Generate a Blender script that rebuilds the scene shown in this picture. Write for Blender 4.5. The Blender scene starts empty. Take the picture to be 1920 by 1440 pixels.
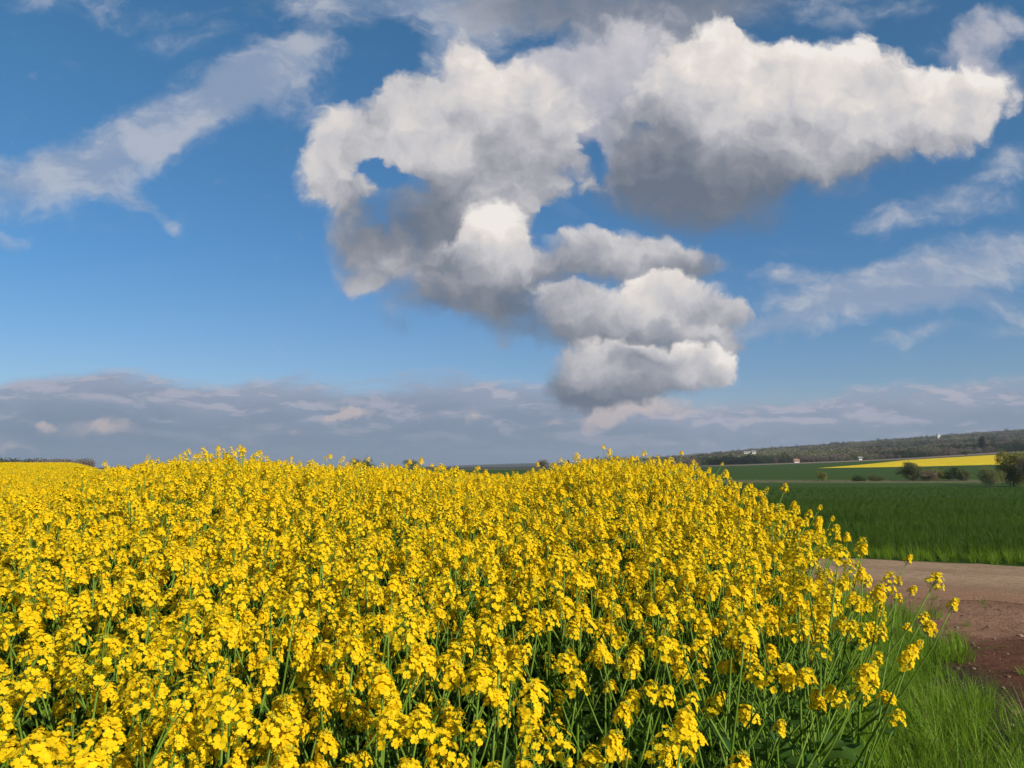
import bpy, bmesh, math, random
import numpy as np
from mathutils import Vector, Matrix
C = bpy.context.scene
R = math.radians
F, CXP, CYP, HOR = 1386.0, 960.0, 720.0, 872.0      # focal length in photo pixels, centre, horizon row
PITCH = math.atan((HOR-CYP)/F)
EYE = 1.6
HAZE = 1.3e-4

# ------------------------------------------------------------------ camera
cam = bpy.data.cameras.new('camera'); co = bpy.data.objects.new('camera', cam)
C.collection.objects.link(co); C.camera = co
co.location = (0, 0, EYE); co.rotation_euler = (R(90)+PITCH, 0, 0)
cam.sensor_width = 36; cam.lens = F/1920*36; cam.clip_start = .05; cam.clip_end = 30000

# ------------------------------------------------------------------ sun, exposure
SUN_EL, SUN_AZ = 30.0, 138.0           # azimuth clockwise from +Y: behind the camera, to its right
sd = Vector((math.sin(R(SUN_AZ))*math.cos(R(SUN_EL)), math.cos(R(SUN_AZ))*math.cos(R(SUN_EL)), math.sin(R(SUN_EL))))
L = bpy.data.lights.new('sun', 'SUN'); L.energy = 4.6; L.angle = R(.5); L.color = (1, .9, .74)
lo = bpy.data.objects.new('sun', L); C.collection.objects.link(lo)
lo.rotation_euler = sd.to_track_quat('Z', 'Y').to_euler(); lo.location = sd*50
C.view_settings.view_transform = 'Standard'; C.view_settings.look = 'None'
C.view_settings.exposure = .35; C.view_settings.gamma = 1
C.cycles.max_bounces = 6; C.cycles.diffuse_bounces = 3; C.cycles.transmission_bounces = 4
C.cycles.transparent_max_bounces = 6; C.cycles.sample_clamp_indirect = 4
C.cycles.use_adaptive_sampling = True; C.cycles.adaptive_threshold = .015

# ------------------------------------------------------------------ small node language
class G:
    def __init__(s, tree): s.t = tree; s.N = tree.nodes; s.L = tree.links
    def node(s, typ, **kw):
        n = s.N.new(typ)
        for k, v in kw.items(): setattr(n, k, v)
        return n
    def put(s, inp, v):
        if isinstance(v, V): s.L.new(v.o, inp)
        elif v is not None: inp.default_value = v
    def math(s, op, *a, clamp=False):
        n = s.node('ShaderNodeMath', operation=op, use_clamp=clamp)
        for i, v in enumerate(a): s.put(n.inputs[i], v)
        return V(s, n.outputs[0])
    def vec(s, op, *a, out=0):
        n = s.node('ShaderNodeVectorMath', operation=op)
        for i, v in enumerate(a): s.put(n.inputs[i], v)
        return V(s, n.outputs[out])
    def noise(s, vec, scale, detail=4, rough=.5, dist=0, dim='3D', lac=2.0, color=False):
        n = s.node('ShaderNodeTexNoise', noise_dimensions=dim)
        s.put(n.inputs['Vector'], vec)
        n.inputs['Scale'].default_value = scale; n.inputs['Detail'].default_value = detail
        n.inputs['Roughness'].default_value = rough; n.inputs['Distortion'].default_value = dist
        n.inputs['Lacunarity'].default_value = lac
        return V(s, n.outputs['Color' if color else 0])
    def voro(s, vec, scale, detail=0, smooth=None, dim='2D', out='Distance'):
        n = s.node('ShaderNodeTexVoronoi', voronoi_dimensions=dim, feature='F1' if smooth is None else 'SMOOTH_F1')
        s.put(n.inputs['Vector'], vec); n.inputs['Scale'].default_value = scale
        n.inputs['Detail'].default_value = detail
        if smooth is not None: n.inputs['Smoothness'].default_value = smooth
        return V(s, n.outputs[out])
    def step(s, v, a, b, smooth=True, lo=0., hi=1.):
        n = s.node('ShaderNodeMapRange', interpolation_type='SMOOTHSTEP' if smooth else 'LINEAR')
        for i, q in enumerate((v, a, b, lo, hi)): s.put(n.inputs[i], q)
        return V(s, n.outputs[0])
    def mix(s, f, a, b, blend='MIX'):
        n = s.node('ShaderNodeMix', data_type='RGBA', blend_type=blend)
        s.put(n.inputs[0], f)
        for i, v in ((6, a), (7, b)):
            if isinstance(v, V): s.L.new(v.o, n.inputs[i])
            else: n.inputs[i].default_value = (*v[:3], 1)
        return V(s, n.outputs[2])
    def ramp(s, f, stops, interp='LINEAR'):
        n = s.node('ShaderNodeValToRGB'); s.put(n.inputs[0], f); e = n.color_ramp.elements
        n.color_ramp.interpolation = interp
        while len(e) < len(stops): e.new(.5)
        for el, (p, c) in zip(e, stops):
            el.position = p; el.color = (c, c, c, 1) if isinstance(c, (int, float)) else (*c[:3], 1)
        return V(s, n.outputs[0])
    def comb(s, x, y, z=0.):
        n = s.node('ShaderNodeCombineXYZ')
        for i, v in enumerate((x, y, z)): s.put(n.inputs[i], v)
        return V(s, n.outputs[0])
    def sep(s, v):
        n = s.node('ShaderNodeSeparateXYZ'); s.put(n.inputs[0], v)
        return [V(s, o) for o in n.outputs]
class V:
    def __init__(s, g, o): s.g = g; s.o = o
    def __add__(a, b): return a.g.math('ADD', a, b)
    __radd__ = __add__
    def __sub__(a, b): return a.g.math('SUBTRACT', a, b)
    def __rsub__(a, b): return a.g.math('SUBTRACT', b, a)
    def __mul__(a, b): return a.g.math('MULTIPLY', a, b)
    __rmul__ = __mul__
    def __truediv__(a, b): return a.g.math('DIVIDE', a, b)
def srgb(r, g, b):
    return tuple((c/255/12.92 if c/255 <= .04045 else ((c/255+.055)/1.055)**2.4) for c in (r, g, b))
def pix_uv(px, py):
    """photo pixel -> (x/y, z/y) of its direction, and the local size of a pixel there"""
    Y = (CYP-py)/F; k = 1/(math.cos(PITCH)-Y*math.sin(PITCH))
    return (px-CXP)/F*k, (math.sin(PITCH)+Y*math.cos(PITCH))*k, k/F

# ------------------------------------------------------------------ sky: Nishita air and layered procedural cloud
SKY_STRENGTH = .1
EXPO = 2**.35
world = bpy.data.worlds.new('World'); C.world = world; world.use_nodes = True
world.cycles.sampling_method = 'NONE'
AIR_TINT = [(0., (.86, .70, .80)), (.12, (.60, .75, .93)), (.30, (.43, .79, 1.02)), (.60, (.44, .90, 1.08))]
CLOUD = [(-.0, (104, 114, 130)), (.24, (132, 137, 148)), (.44, (166, 167, 175)), (.64, (200, 198, 201)), (.9, (232, 224, 218)), (1., (242, 236, 230))]
GREY = [(0., (112, 122, 140)), (.35, (128, 136, 150)), (.65, (158, 162, 174)), (1., (186, 186, 194))]
SHEET = [(0., (108, 120, 142)), (.35, (138, 144, 160)), (.65, (178, 178, 190)), (1., (206, 203, 208))]
def build_sky():
    t = world.node_tree; t.nodes.clear(); g = G(t)
    tc = g.node('ShaderNodeTexCoord'); d = V(g, tc.outputs['Generated'])
    x, y, z = g.sep(d)
    yc = g.math('MAXIMUM', y, .25)
    P = g.comb(x/yc, z/yc)
    u, v, _ = g.sep(P)
    def blobs(vec, lst, field=None):
        acc = field
        for b in lst:
            px, py, rx, ry = b[:4]; rot = b[4] if len(b) > 4 else 0; w = b[5] if len(b) > 5 else 1.
            cu, cv, k = pix_uv(px, py)
            m = g.node('ShaderNodeMapping', vector_type='TEXTURE')
            g.put(m.inputs[0], vec)
            m.inputs[1].default_value = (cu, cv, 0); m.inputs[2].default_value = (0, 0, R(rot))
            m.inputs[3].default_value = (rx*k, ry*k, 1)
            q = g.node('ShaderNodeTexGradient', gradient_type='SPHERICAL'); g.L.new(m.outputs[0], q.inputs[0])
            o = V(g, q.outputs['Fac'])
            acc = o*w if acc is None else g.math('MULTIPLY_ADD', o, w, acc)
        return acc
    def warp(vec, scale, amt, detail=3, off=(0, 0, 0)):
        n = g.noise(g.vec('ADD', vec, off), scale, detail, .55, color=True, dim='2D')
        n = g.vec('SUBTRACT', n, (.5, .5, .5)); n = g.vec('SCALE', n); n.o.node.inputs['Scale'].default_value = amt
        return g.vec('ADD', vec, n)
    # ---- clear air
    sky = g.node('ShaderNodeTexSky', sky_type='NISHITA', sun_disc=False)
    sky.sun_elevation = R(SUN_EL); sky.sun_rotation = R(SUN_AZ); sky.altitude = 200; sky.air_density = 1.0
    sky.dust_density = .6; sky.ozone_density = 2.2
    air = g.mix(1., V(g, sky.outputs[0]), g.ramp(v, [(p, tuple(q/EXPO for q in c)) for p, c in AIR_TINT]), 'MULTIPLY')
    col = air
    K = 1/SKY_STRENGTH/EXPO
    def sc(c, m=1.): return tuple(q*K*m for q in srgb(*c))
    def tones(f, stops):
        c = g.vec('SCALE', g.ramp(f, [(p, srgb(*q)) for p, q in stops])); c.o.node.inputs['Scale'].default_value = K
        return c
    # ---- high thin cloud (left band, right bands, top wisps)
    Pw = warp(P, 5., .10, 5)
    thin = blobs(Pw, [
        (30, 345, 190, 75, -8, .9), (180, 300, 170, 70, 15, .9), (280, 262, 190, 75, 12, .8), (400, 205, 190, 60, 26, .7), (480, 150, 130, 50, 26, .6), (190, 350, 130, 50, -18, .8), (360, 190, 160, 70, 25, .7),
        (470, 175, 120, 70, 20, .5), (540, 118, 130, 50, 4, .9), (560, 190, 90, 50, 20, .45), (300, 405, 110, 20, -28, .25), (325, 418, 40, 20, 0, .12), (0, 455, 70, 30, 0, .5),
        (1800, 375, 170, 60, 25, .75), (1660, 420, 90, 40, 12, .65), (1890, 285, 130, 40, 20, .6), (1900, 380, 60, 30, 15, .5),
        (1860, 480, 280, 60, 16, 1.), (1640, 545, 280, 60, 9, 1.05), (1470, 530, 90, 32, 4, .8), (1760, 570, 260, 50, 4, 1.), (1560, 605, 260, 40, 8, .8), (1420, 640, 160, 30, 3, .6),
        (1780, 635, 200, 22, 8, .5), (1920, 605, 80, 30, 0, .6), (1250, 0, 800, 70, 0, .5),
        (640, 15, 260, 70, 0, .75), (840, 90, 50, 120, -20, .7), (880, 30, 160, 90, 0, .9), (180, 10, 300, 60, 0, .3), (350, 60, 150, 50, 0, .25)])
    n1 = g.noise(g.vec('MULTIPLY', Pw, (1., 1.8, 1.)), 9., 9, .60, dim='2D')
    a1 = g.step(thin + (n1-.5)*1.5*g.step(thin, 0., .15, lo=.5), .04, .95)*.74
    tcol = g.mix(g.step(n1, .40, .68), sc((150, 164, 188)), sc((194, 196, 204)))
    col = g.mix(a1, col, tcol)
    # ---- low grey deck near the horizon
    edge = g.ramp(g.step(u, -.75, .75, smooth=False),
                  [(i/12, (v_*4)) for i, v_ in enumerate([.110, .132, .126, .112, .114, .117, .114, .104, .088, .094, .106, .116, .128])], 'EASE')*.25
    Pd = warp(g.vec('MULTIPLY', P, (1., 3.4, 1.)), 7., .07, 4, (3, 1, 0))
    n2 = g.noise(Pd, 8., 9, .62, dim='2D')
    n2b = g.noise(g.vec('ADD', Pd, (.006, .03, 0)), 8., 5, .62, dim='2D')
    dv = edge - v                                   # height below the top of the deck
    a2 = g.step(dv + (n2-.5)*.07, -.010, .022)
    deck = g.mix(g.step(dv, 0., .115), sc((150, 160, 182)), sc((108, 130, 154)))
    deck = g.mix((g.step(n2 - n2b, -.01, .13)*g.step(dv, .12, .01))*.75, deck, sc((182, 181, 194)))
    deck = g.mix(g.step(n2, .60, .38)*g.step(dv, .0, .05)*.45, deck, sc((118, 134, 158)))
    col = g.mix(a2*.97, col, deck)
    Pc = warp(P, 12., .040, 4, (7, 2, 0))
    Pc = warp(Pc, 42., .019, 5, (1, 5, 0))
    nf = g.noise(Pc, 26., 7, .64, dim='2D')
    pf = blobs(Pc, [(660, 774, 62, 20, 0, 1.), (620, 774, 30, 12, 0, .8), (90, 800, 34, 18, 0, .9), (200, 800, 95, 26, 0, .8), (25, 845, 60, 12, 0, .6), (1130, 785, 70, 36, 20, .7), (1030, 795, 40, 18, 0, .5),
                    (1190, 770, 130, 32, 6, .75), (900, 780, 40, 30, 0, .45), (550, 805, 30, 12, 0, .4), (1300, 775, 140, 34, 0, .35)])
    a3 = g.step(pf + (nf-.5)*.9, .10, .75)*.72
    col = g.mix(a3, col, sc((204, 190, 186)))
    # ---- cumulus banks, far ones first; each is lit from above and to the right and falls to a grey base
    nb = g.noise(Pc, 8., 7, .52, dim='2D')
    vb = g.voro(Pc, 15., 2.5, .8)
    nz = nb*.7 + (1-vb)*.3
    off2 = g.vec('ADD', Pc, (.012, .024, 0))
    nz2 = g.noise(off2, 8., 3, .52, dim='2D')*.7 + (1-g.voro(off2, 15., 1, .8))*.3
    rel = (nz-nz2)*.42 + (nf-.5)*.30 + (nb-.5)*.8
    def bank(col, lst, top, base, tilt=0., soft=.20, t0=.14, amp=.8, op=1., gain=1., stops=CLOUD, shade=None):
        """lst: blobs; top, base: photo rows (at column 960) where it is brightest and darkest; tilt: rise of that axis towards the right"""
        f = blobs(Pc, lst)
        vt = pix_uv(lst[0][0], top)[1]; vb_ = pix_uv(lst[0][0], base)[1]; u0 = pix_uv(lst[0][0], top)[0]
        ax = g.vec('DOT_PRODUCT', Pc, (-tilt/(vt-vb_), 1/(vt-vb_), 0), out=1)
        ax = ax - (vb_ - tilt*u0)/(vt-vb_)
        ax = g.math('MINIMUM', g.math('MAXIMUM', ax, -.1), 1.1)
        light = ax*.92*gain + rel*1.0 + .06
        if shade: light = light - g.step(blobs(Pc, shade) + (nz-.5)*.5, -.3, 2.9, smooth=False)*.53 + .02
        w = g.step(light, .7, .1, lo=soft, hi=soft*2.6)
        a = g.step(f + ((nz-.5)*amp + (nf-.5)*.42)*g.step(f, .0, .22, smooth=False), t0, w + t0)
        return g.mix(a*op, col, tones(light, stops))
    # grey sheet at the top of the picture
    col = bank(col, [(1200, 20, 300, 110, 0, 1.1), (980, 10, 220, 80, 0, .8), (1400, -10, 180, 80, 0, .8), (1180, 110, 250, 110, 30, 1.)], 190, -20, tilt=-.1, soft=.5, t0=.02, op=.93, stops=GREY)
    col = bank(col, [(1080, 220, 170, 190, 0, 1.1), (1150, 130, 200, 120, 35, .9), (1010, 140, 90, 70, 0, .5), (1150, 300, 90, 90, 0, .5), (1112, 292, 30, 60, 10, -1.2)], 60, 480, soft=.5, t0=.02, op=.95, stops=SHEET)
    # small torn pieces
    col = bank(col, [(690, 530, 50, 38, 0, 1.), (730, 600, 70, 50, -40, .45), (770, 615, 26, 30, 0, .4)], 510, 600, soft=.5, t0=.1, op=.9)
    # left cumulus: one broad body with a torn hole, shaded in its hollows
    col = bank(col, [(860, 220, 200, 160, 0, 1.3), (740, 250, 170, 130, 0, 1.), (650, 300, 90, 130, 10, .9), (585, 330, 60, 70, 0, .5), (980, 250, 190, 160, 0, 1.1), (880, 350, 180, 150, 0, 1.2), (1060, 300, 110, 130, 0, .8), (960, 370, 120, 90, 0, .8),
                     (640, 400, 90, 110, 0, 1.), (680, 480, 100, 100, 0, .9), (870, 110, 60, 70, 0, .8), (780, 180, 60, 50, 0, .4), (800, 500, 200, 90, -6, 1.1), (930, 500, 180, 100, 0, 1.), (1040, 520, 150, 90, 0, .9), (900, 575, 230, 60, -4, .9), (1000, 620, 170, 60, -6, .8), (1120, 600, 150, 90, 0, .7), (1150, 660, 150, 80, 0, .7), (1100, 350, 60, 60, 0, .4),
                     (690, 300, 70, 26, 40, -.8), (735, 325, 90, 34, -14, -1.0), (640, 330, 30, 60, 0, -.5), (600, 400, 40, 60, 0, -.4), (1080, 405, 90, 42, 12, -1.1), (1170, 545, 60, 24, 0, -.7), (1115, 290, 34, 70, 10, -1.7), (1075, 340, 40, 50, 30, -.7), (790, 420, 140, 90, 0, 1.1)], 90, 900, tilt=0, amp=1.35, t0=.08, soft=.46, gain=.86,
               shade=[(770, 405, 170, 110, 0, 2.0), (850, 330, 140, 150, 0, 1.2), (980, 330, 120, 120, 0, .5), (700, 385, 80, 50, 0, .7), (900, 575, 290, 64, -5, 2.0), (760, 545, 110, 36, -14, .8), (980, 635, 200, 40, -4, 1.3), (640, 480, 60, 80, 0, .35), (1060, 160, 50, 40, 0, .4), (1180, 660, 120, 60, 0, .6)])
    col = bank(col, [(930, 440, 80, 90, 0, 1.2), (860, 480, 130, 55, 0, 1.), (980, 490, 110, 70, 0, .9), (780, 490, 100, 34, -6, .6)], 410, 570, tilt=-.2, amp=1.0, soft=.45, gain=1.05)
    # chain of lower banks
    col = bank(col, [(1185, 490, 180, 80, -4, 1.5), (1060, 480, 100, 80, 0, .9), (1310, 500, 110, 42, 0, .9)], 425, 545, amp=1.1, soft=.45, t0=.10, gain=.88)
    col = bank(col, [(1290, 580, 130, 80, -8, 1.5), (1230, 550, 70, 50, 0, .8), (1370, 590, 60, 40, 0, .6)], 505, 650, amp=1.1, soft=.4, t0=.10, gain=.92)
    col = bank(col, [(1110, 590, 150, 80, -8, 1.2), (1180, 640, 220, 70, 0, 1.3), (1060, 560, 90, 50, 0, .8), (1330, 650, 100, 44, 0, .8)], 545, 700, gain=.72, amp=1.2, soft=.4, t0=.10)
    col = bank(col, [(1140, 700, 150, 84, 0, 1.5), (1250, 700, 160, 66, 4, 1.4), (1100, 735, 140, 50, 0, 1.), (1320, 690, 70, 36, 0, .8)], 640, 790, tilt=-.10, amp=1.1, soft=.34, t0=.10, gain=.88, shade=[(1120, 755, 260, 56, 0, 2.2), (1210, 676, 100, 30, 0, 1.5), (1060, 700, 60, 60, 0, .8)])
    # right cumulus
    col = bank(col, [(1850, 150, 110, 120, 0, .9), (1790, 90, 100, 70, 20, .7), (1870, 50, 110, 55, 10, .9), (1870, 230, 60, 70, 0, .4)], 20, 420, soft=.8, t0=.10, op=.85, amp=1.5, stops=SHEET)
    col = bank(col, [(1350, 390, 240, 90, 0, 1.1), (1250, 350, 160, 120, 0, .9), (1130, 360, 70, 70, 0, .7), (1160, 240, 60, 100, 0, .8), (1112, 292, 30, 60, 10, -1.2)], 150, 400, soft=.5, gain=.65, t0=.10)
    col = bank(col, [(1340, 160, 170, 140, 0, 1.3), (1290, 240, 170, 150, 0, 1.1), (1500, 210, 200, 130, 0, 1.2), (1620, 170, 140, 130, 0, 1.2), (1740, 220, 150, 110, 0, 1.1), (1350, 95, 90, 80, 0, .7), (1180, 270, 80, 110, 0, .7), (1480, 120, 70, 60, 0, .4), (1300, 340, 210, 120, 0, 1.2), (1450, 310, 260, 100, 0, 1.2), (1640, 265, 210, 80, 10, 1.), (1800, 200, 130, 100, 15, 1.), (1180, 330, 80, 80, 0, .6), (1112, 292, 30, 60, 10, -1.2)],
               60, 520, tilt=-.20, soft=.36, amp=1.2, t0=.10, gain=.97, shade=[(1290, 380, 280, 170, 0, 2.2), (1470, 370, 320, 100, 10, 1.5), (1680, 310, 200, 50, 14, .9), (1230, 300, 130, 120, 0, .9)])
    bg = g.node('ShaderNodeBackground'); g.put(bg.inputs[0], col); bg.inputs[1].default_value = SKY_STRENGTH
    out = g.node('ShaderNodeOutputWorld'); g.L.new(bg.outputs[0], out.inputs[0])
build_sky()

# ------------------------------------------------------------------ helpers
rng = np.random.default_rng(7); random.seed(7)
def new_obj(name, me, parent=None, label=None, cat=None, group=None, kind=None):
    o = bpy.data.objects.new(name, me); C.collection.objects.link(o)
    if parent is not None: o.parent = parent
    tag(o, label, cat, group, kind)
    return o
def tag(o, label=None, cat=None, group=None, kind=None):
    if label: o['label'] = label
    if cat: o['category'] = cat
    if group: o['group'] = group
    if kind: o['kind'] = kind
class MB:
    """collects vertices and faces (with material slots and a smooth flag)"""
    def __init__(s): s.v = []; s.f = []; s.m = []
    def add(s, vs, fs, m=0):
        b = len(s.v); s.v += [tuple(v) for v in vs]
        for f in fs: s.f.append(tuple(i+b for i in f)); s.m.append(m)
    def tube(s, pts, rad, n=6, m=0, cap=True):
        pts = [Vector(p) for p in pts]; rings = []
        up = Vector((.3, .2, 1)).normalized(); vs = []
        for i, p in enumerate(pts):
            d = (pts[min(i+1, len(pts)-1)]-pts[max(i-1, 0)]).normalized()
            a = d.cross(Vector((1, 0, 0)) if abs(d.x) < .8 else Vector((0, 1, 0))).normalized(); b = d.cross(a)
            for k in range(n):
                t = 2*math.pi*k/n; vs.append(p+(a*math.cos(t)+b*math.sin(t))*rad[i])
        fs = [(i*n+k, i*n+(k+1) % n, (i+1)*n+(k+1) % n, (i+1)*n+k) for i in range(len(pts)-1) for k in range(n)]
        if cap: fs += [tuple(range(n))[::-1], tuple((len(pts)-1)*n+k for k in range(n))]
        s.add(vs, fs, m)
    def mesh(s, name, mats, smooth=True):
        me = bpy.data.meshes.new(name); me.from_pydata(s.v, [], s.f)
        for m in mats: me.materials.append(m)
        me.polygons.foreach_set('material_index', s.m)
        me.polygons.foreach_set('use_smooth', [smooth]*len(s.f)); me.update()
        return me
    def merge(s, o, M=None):
        vs = [M @ Vector(v) for v in o.v] if M is not None else o.v
        b = len(s.v); s.v += [tuple(v) for v in vs]
        s.f += [tuple(i+b for i in f) for f in o.f]; s.m += o.m
def material(name, build, rough=.7):
    m = bpy.data.materials.new(name); m.use_nodes = True; t = m.node_tree; t.nodes.clear(); g = G(t)
    out = g.node('ShaderNodeOutputMaterial'); sh = build(g)
    g.L.new(sh, out.inputs[0]); return m
def principled(g, col, rough=.6, spec=.3, bump=None, bstr=.3, bdist=.02):
    p = g.node('ShaderNodeBsdfPrincipled')
    if isinstance(col, V): g.L.new(col.o, p.inputs['Base Color'])
    else: p.inputs['Base Color'].default_value = (*col[:3], 1)
    g.put(p.inputs['Roughness'], rough); p.inputs['Specular IOR Level'].default_value = spec
    if bump is not None:
        b = g.node('ShaderNodeBump'); b.inputs['Strength'].default_value = bstr; b.inputs['Distance'].default_value = bdist
        g.L.new(bump.o, b.inputs['Height']); g.L.new(b.outputs[0], p.inputs['Normal'])
    return p.outputs[0]
def leafy(g, col, trans, rough=.5, spec=.3, k=.35):
    """thin leaf or petal: glossy-diffuse front with light coming through"""
    p = principled(g, col, rough, spec)
    t = g.node('ShaderNodeBsdfTranslucent')
    if isinstance(trans, V): g.L.new(trans.o, t.inputs[0])
    else: t.inputs[0].default_value = (*trans[:3], 1)
    m = g.node('ShaderNodeMixShader'); m.inputs[0].default_value = k
    g.L.new(p, m.inputs[1]); g.L.new(t.outputs[0], m.inputs[2]); return m.outputs[0]
def obj_random(g): return V(g, g.node('ShaderNodeObjectInfo').outputs['Random'])
def gen_pos(g): return V(g, g.node('ShaderNodeNewGeometry').outputs['Position'])
def island(g): return V(g, g.node('ShaderNodeNewGeometry').outputs['Random Per Island'])

# ------------------------------------------------------------------ terrain
def interp(x, xs, ys): return np.interp(x, xs, ys)
def smooth(x, a, b):
    t = np.clip((x-a)/(b-a), 0, 1); return t*t*(3-2*t)
COLS = [-1500, 0, 300, 700, 960, 1210, 1400, 1560, 1700, 1870, 2200, 3500]
DEPTH = [12.7, 25, 60, 120, 170, 230, 300, 450, 550, 800, 1500, 2500, 4200, 7000]
def rows(z, d): return HOR+F*(EYE-z)/d
T = []
for d in DEPTH:
    if d <= 170: T.append([rows(interp(d, [12.7, 25, 60, 120, 170], [0, -.4, -1.2, -2., -2.]), d)]*12)
    elif d == 230: T.append([888]*12)
    elif d == 300: T.append([884, 884, 884, 884, 884, 882, 880, 877, 875, 871, 868, 868])
    elif d == 450: T.append([880, 880, 880, 880, 880, 877, 873, 868, 862, 852, 845, 845])
    elif d == 550: T.append([879, 879, 879, 879, 879, 876, 871, 865, 859, 848, 838, 838])
    elif d == 800: T.append([878, 878, 878, 878, 878, 872, 864, 857, 849, 838, 825, 825])
    elif d == 1500: T.append([877, 877, 877, 877, 876, 868, 850, 839, 828, 815, 798, 798])
    elif d == 2500: T.append([877, 877, 877, 877, 876, 872, 868, 868, 868, 868, 868, 868])
    elif d == 4200: T.append([874, 884, 882, 878, 869, 864, 868, 872, 872, 872, 872, 872])
    else: T.append([880]*12)
T = np.array(T, float)
TZ = EYE - (T-HOR)*np.array(DEPTH)[:, None]/F
SKY_PX = [-400, 0, 60, 200, 280, 360, 430, 560, 700, 800, 900, 1000, 1050, 1110, 1150, 1250, 1330, 1400, 1500, 2000]
SKY_ROW = [868, 868, 866, 862, 856, 851, 847, 856, 861, 868, 874, 874, 864, 848, 848, 853, 866, 876, 890, 900]
CREST = 7.5
def ground_z(x, y):
    x = np.asarray(x, float); y = np.asarray(y, float)
    yy = np.maximum(y, 12.7); px = CXP + F*x/np.maximum(yy, 1)
    di = np.interp(yy, DEPTH, np.arange(len(DEPTH))); ci = np.interp(px, COLS, np.arange(len(COLS)))
    d0 = np.minimum(di.astype(int), len(DEPTH)-2); c0 = np.minimum(ci.astype(int), len(COLS)-2)
    fd = di-d0; fc = ci-c0
    z = (TZ[d0, c0]*(1-fd)*(1-fc)+TZ[d0+1, c0]*fd*(1-fc)+TZ[d0, c0+1]*(1-fd)*fc+TZ[d0+1, c0+1]*fd*fc)
    # low swell of the crop field, highest about 8 m away
    u = x/np.maximum(y, 1.)
    row = interp(CXP+F*u, SKY_PX, SKY_ROW)
    H = .27+(HOR-row)*CREST*1.2/F
    near = H*smooth(y, 1.2, CREST-.5)*smooth(x, 3.1, 1.9)
    fall = 1-smooth(y, 8.5, 15)
    leftk = smooth(u, -.50, -.60)*smooth(y, 2, 7)
    farz = interp(y, [0, 9, 20, 60, 150, 260, 420], [.12, .19, .30, .52, .88, 1.1, -.8])
    z = z*(1-leftk*(1-smooth(y, 300, 420))) + near*fall*(1-leftk) + leftk*farz*(1-smooth(y, 300, 420))
    return z
def make_terrain():
    ys = np.concatenate([np.linspace(-40, -2, 8), np.arange(-1.5, 20, .35), np.geomspace(20, 7000, 110)])
    us = np.concatenate([np.linspace(-2.2, -.8, 14)[:-1], np.linspace(-.8, .8, 160), np.linspace(.8, 2.2, 14)[1:]])
    vs = []
    for y in ys:
        w = max(y, 12)+0*us if y > 12 else 12+0*us
        x = us*w; z = ground_z(x, y+0*x)
        vs += list(zip(x, y+0*x, z))
    n = len(us)
    fs = [(i*n+j, i*n+j+1, (i+1)*n+j+1, (i+1)*n+j) for i in range(len(ys)-1) for j in range(n-1)]
    mb = MB(); mb.add(vs, fs); return mb
def field_line(g, P, px0, y0, px1, y1): pass
def ground_mat(g):
    pos = gen_pos(g); x, y, z = g.sep(pos)
    yc = g.math('MAXIMUM', y, 1.); 
    nbig = g.noise(pos, .05, 4); nmid = g.noise(pos, 1.2, 5); nfine = g.noise(pos, 25., 6, .7)
    soil = g.mix(g.step(nmid, .3, .7), (.20, .105, .062), (.28, .155, .095))
    soil = g.mix(g.step(nfine, .52, .8)*.6, soil, (.09, .045, .03))
    wn = g.noise(g.vec('MULTIPLY', pos, (1., .25, 1.)), 3., 6, .6)
    wheat = g.mix(g.step(wn, .3, .7), (.024, .050, .005), (.046, .086, .008))
    wheat = g.mix(g.step(nbig, .4, .62), wheat, (.036, .072, .008))
    dry = g.mix(nmid, (.16, .12, .07), (.24, .19, .11))
    rape = g.mix(g.step(g.noise(g.vec('MULTIPLY', pos, (.3, .08, 1.)), 1.5, 5, .6), .25, .75), (.60, .42, .006), (.78, .56, .008))
    wv = g.math('SINE', x*.35 + y*.22); rape = g.mix(g.step(wv, .93, 1.)*.35, rape, (.30, .27, .02))
    earth = g.mix(nmid, (.17, .12, .09), (.25, .18, .14))
    wood = g.mix(g.step(nbig, .35, .65), (.035, .032, .022), (.055, .055, .025))
    wob = (g.noise(pos, .02, 3)-.5)
    dark = g.step(y + (nmid-.5)*2.2 + x*.12, 8.1, 7.2)*g.step(x + (nmid-.5)*.8, 2.2, 3.0)
    soil = g.mix(dark*.8, soil, g.mix(nfine, (.048, .014, .008), (.105, .036, .021)))
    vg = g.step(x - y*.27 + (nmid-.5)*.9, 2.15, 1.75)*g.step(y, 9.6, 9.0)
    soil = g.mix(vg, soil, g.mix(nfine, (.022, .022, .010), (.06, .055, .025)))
    # far side of the lane onwards: the wheat field
    far = g.step(y + x*.497 + wob*.3, 15.7, 16.1)
    col = g.mix(far, soil, wheat)
    # grass baulk with dry stalks at 165 m
    b = g.step(y + wob*6, 150., 156.)*g.step(y + wob*6, 182., 172.)
    col = g.mix(b, col, g.mix(g.step(nmid, .4, .6), dry, wheat))
    # second green field, far rape field, bare strip, woods
    yel = g.step(y, 299., 301.)*g.step(y - x*1.28, 143.5, 141.5)*g.step(y, 446., 443.)*g.step(x - y*.02, 286., 283.)
    col = g.mix(yel, col, rape)
    bare = g.step(y, 470., 474.)*g.step(y, 548., 540.)
    col = g.mix(bare, col, earth)
    col = g.mix(g.step(y, 545., 560.), col, wood)
    # the crop goes on to the horizon on the left
    lf = g.step(x/yc, -.48, -.5)*g.step(y, 14., 18.)*g.step(y, 330., 320.)
    col = g.mix(lf, col, rape)
    return principled(g, col, .95, .1, bump=nfine*.5+nmid+g.noise(pos, 7., 5, .65)*1.2, bstr=.9, bdist=.05)
GROUND = material('field_ground', ground_mat)
new_obj('ground', make_terrain().mesh('ground', [GROUND]), kind='structure')

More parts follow.
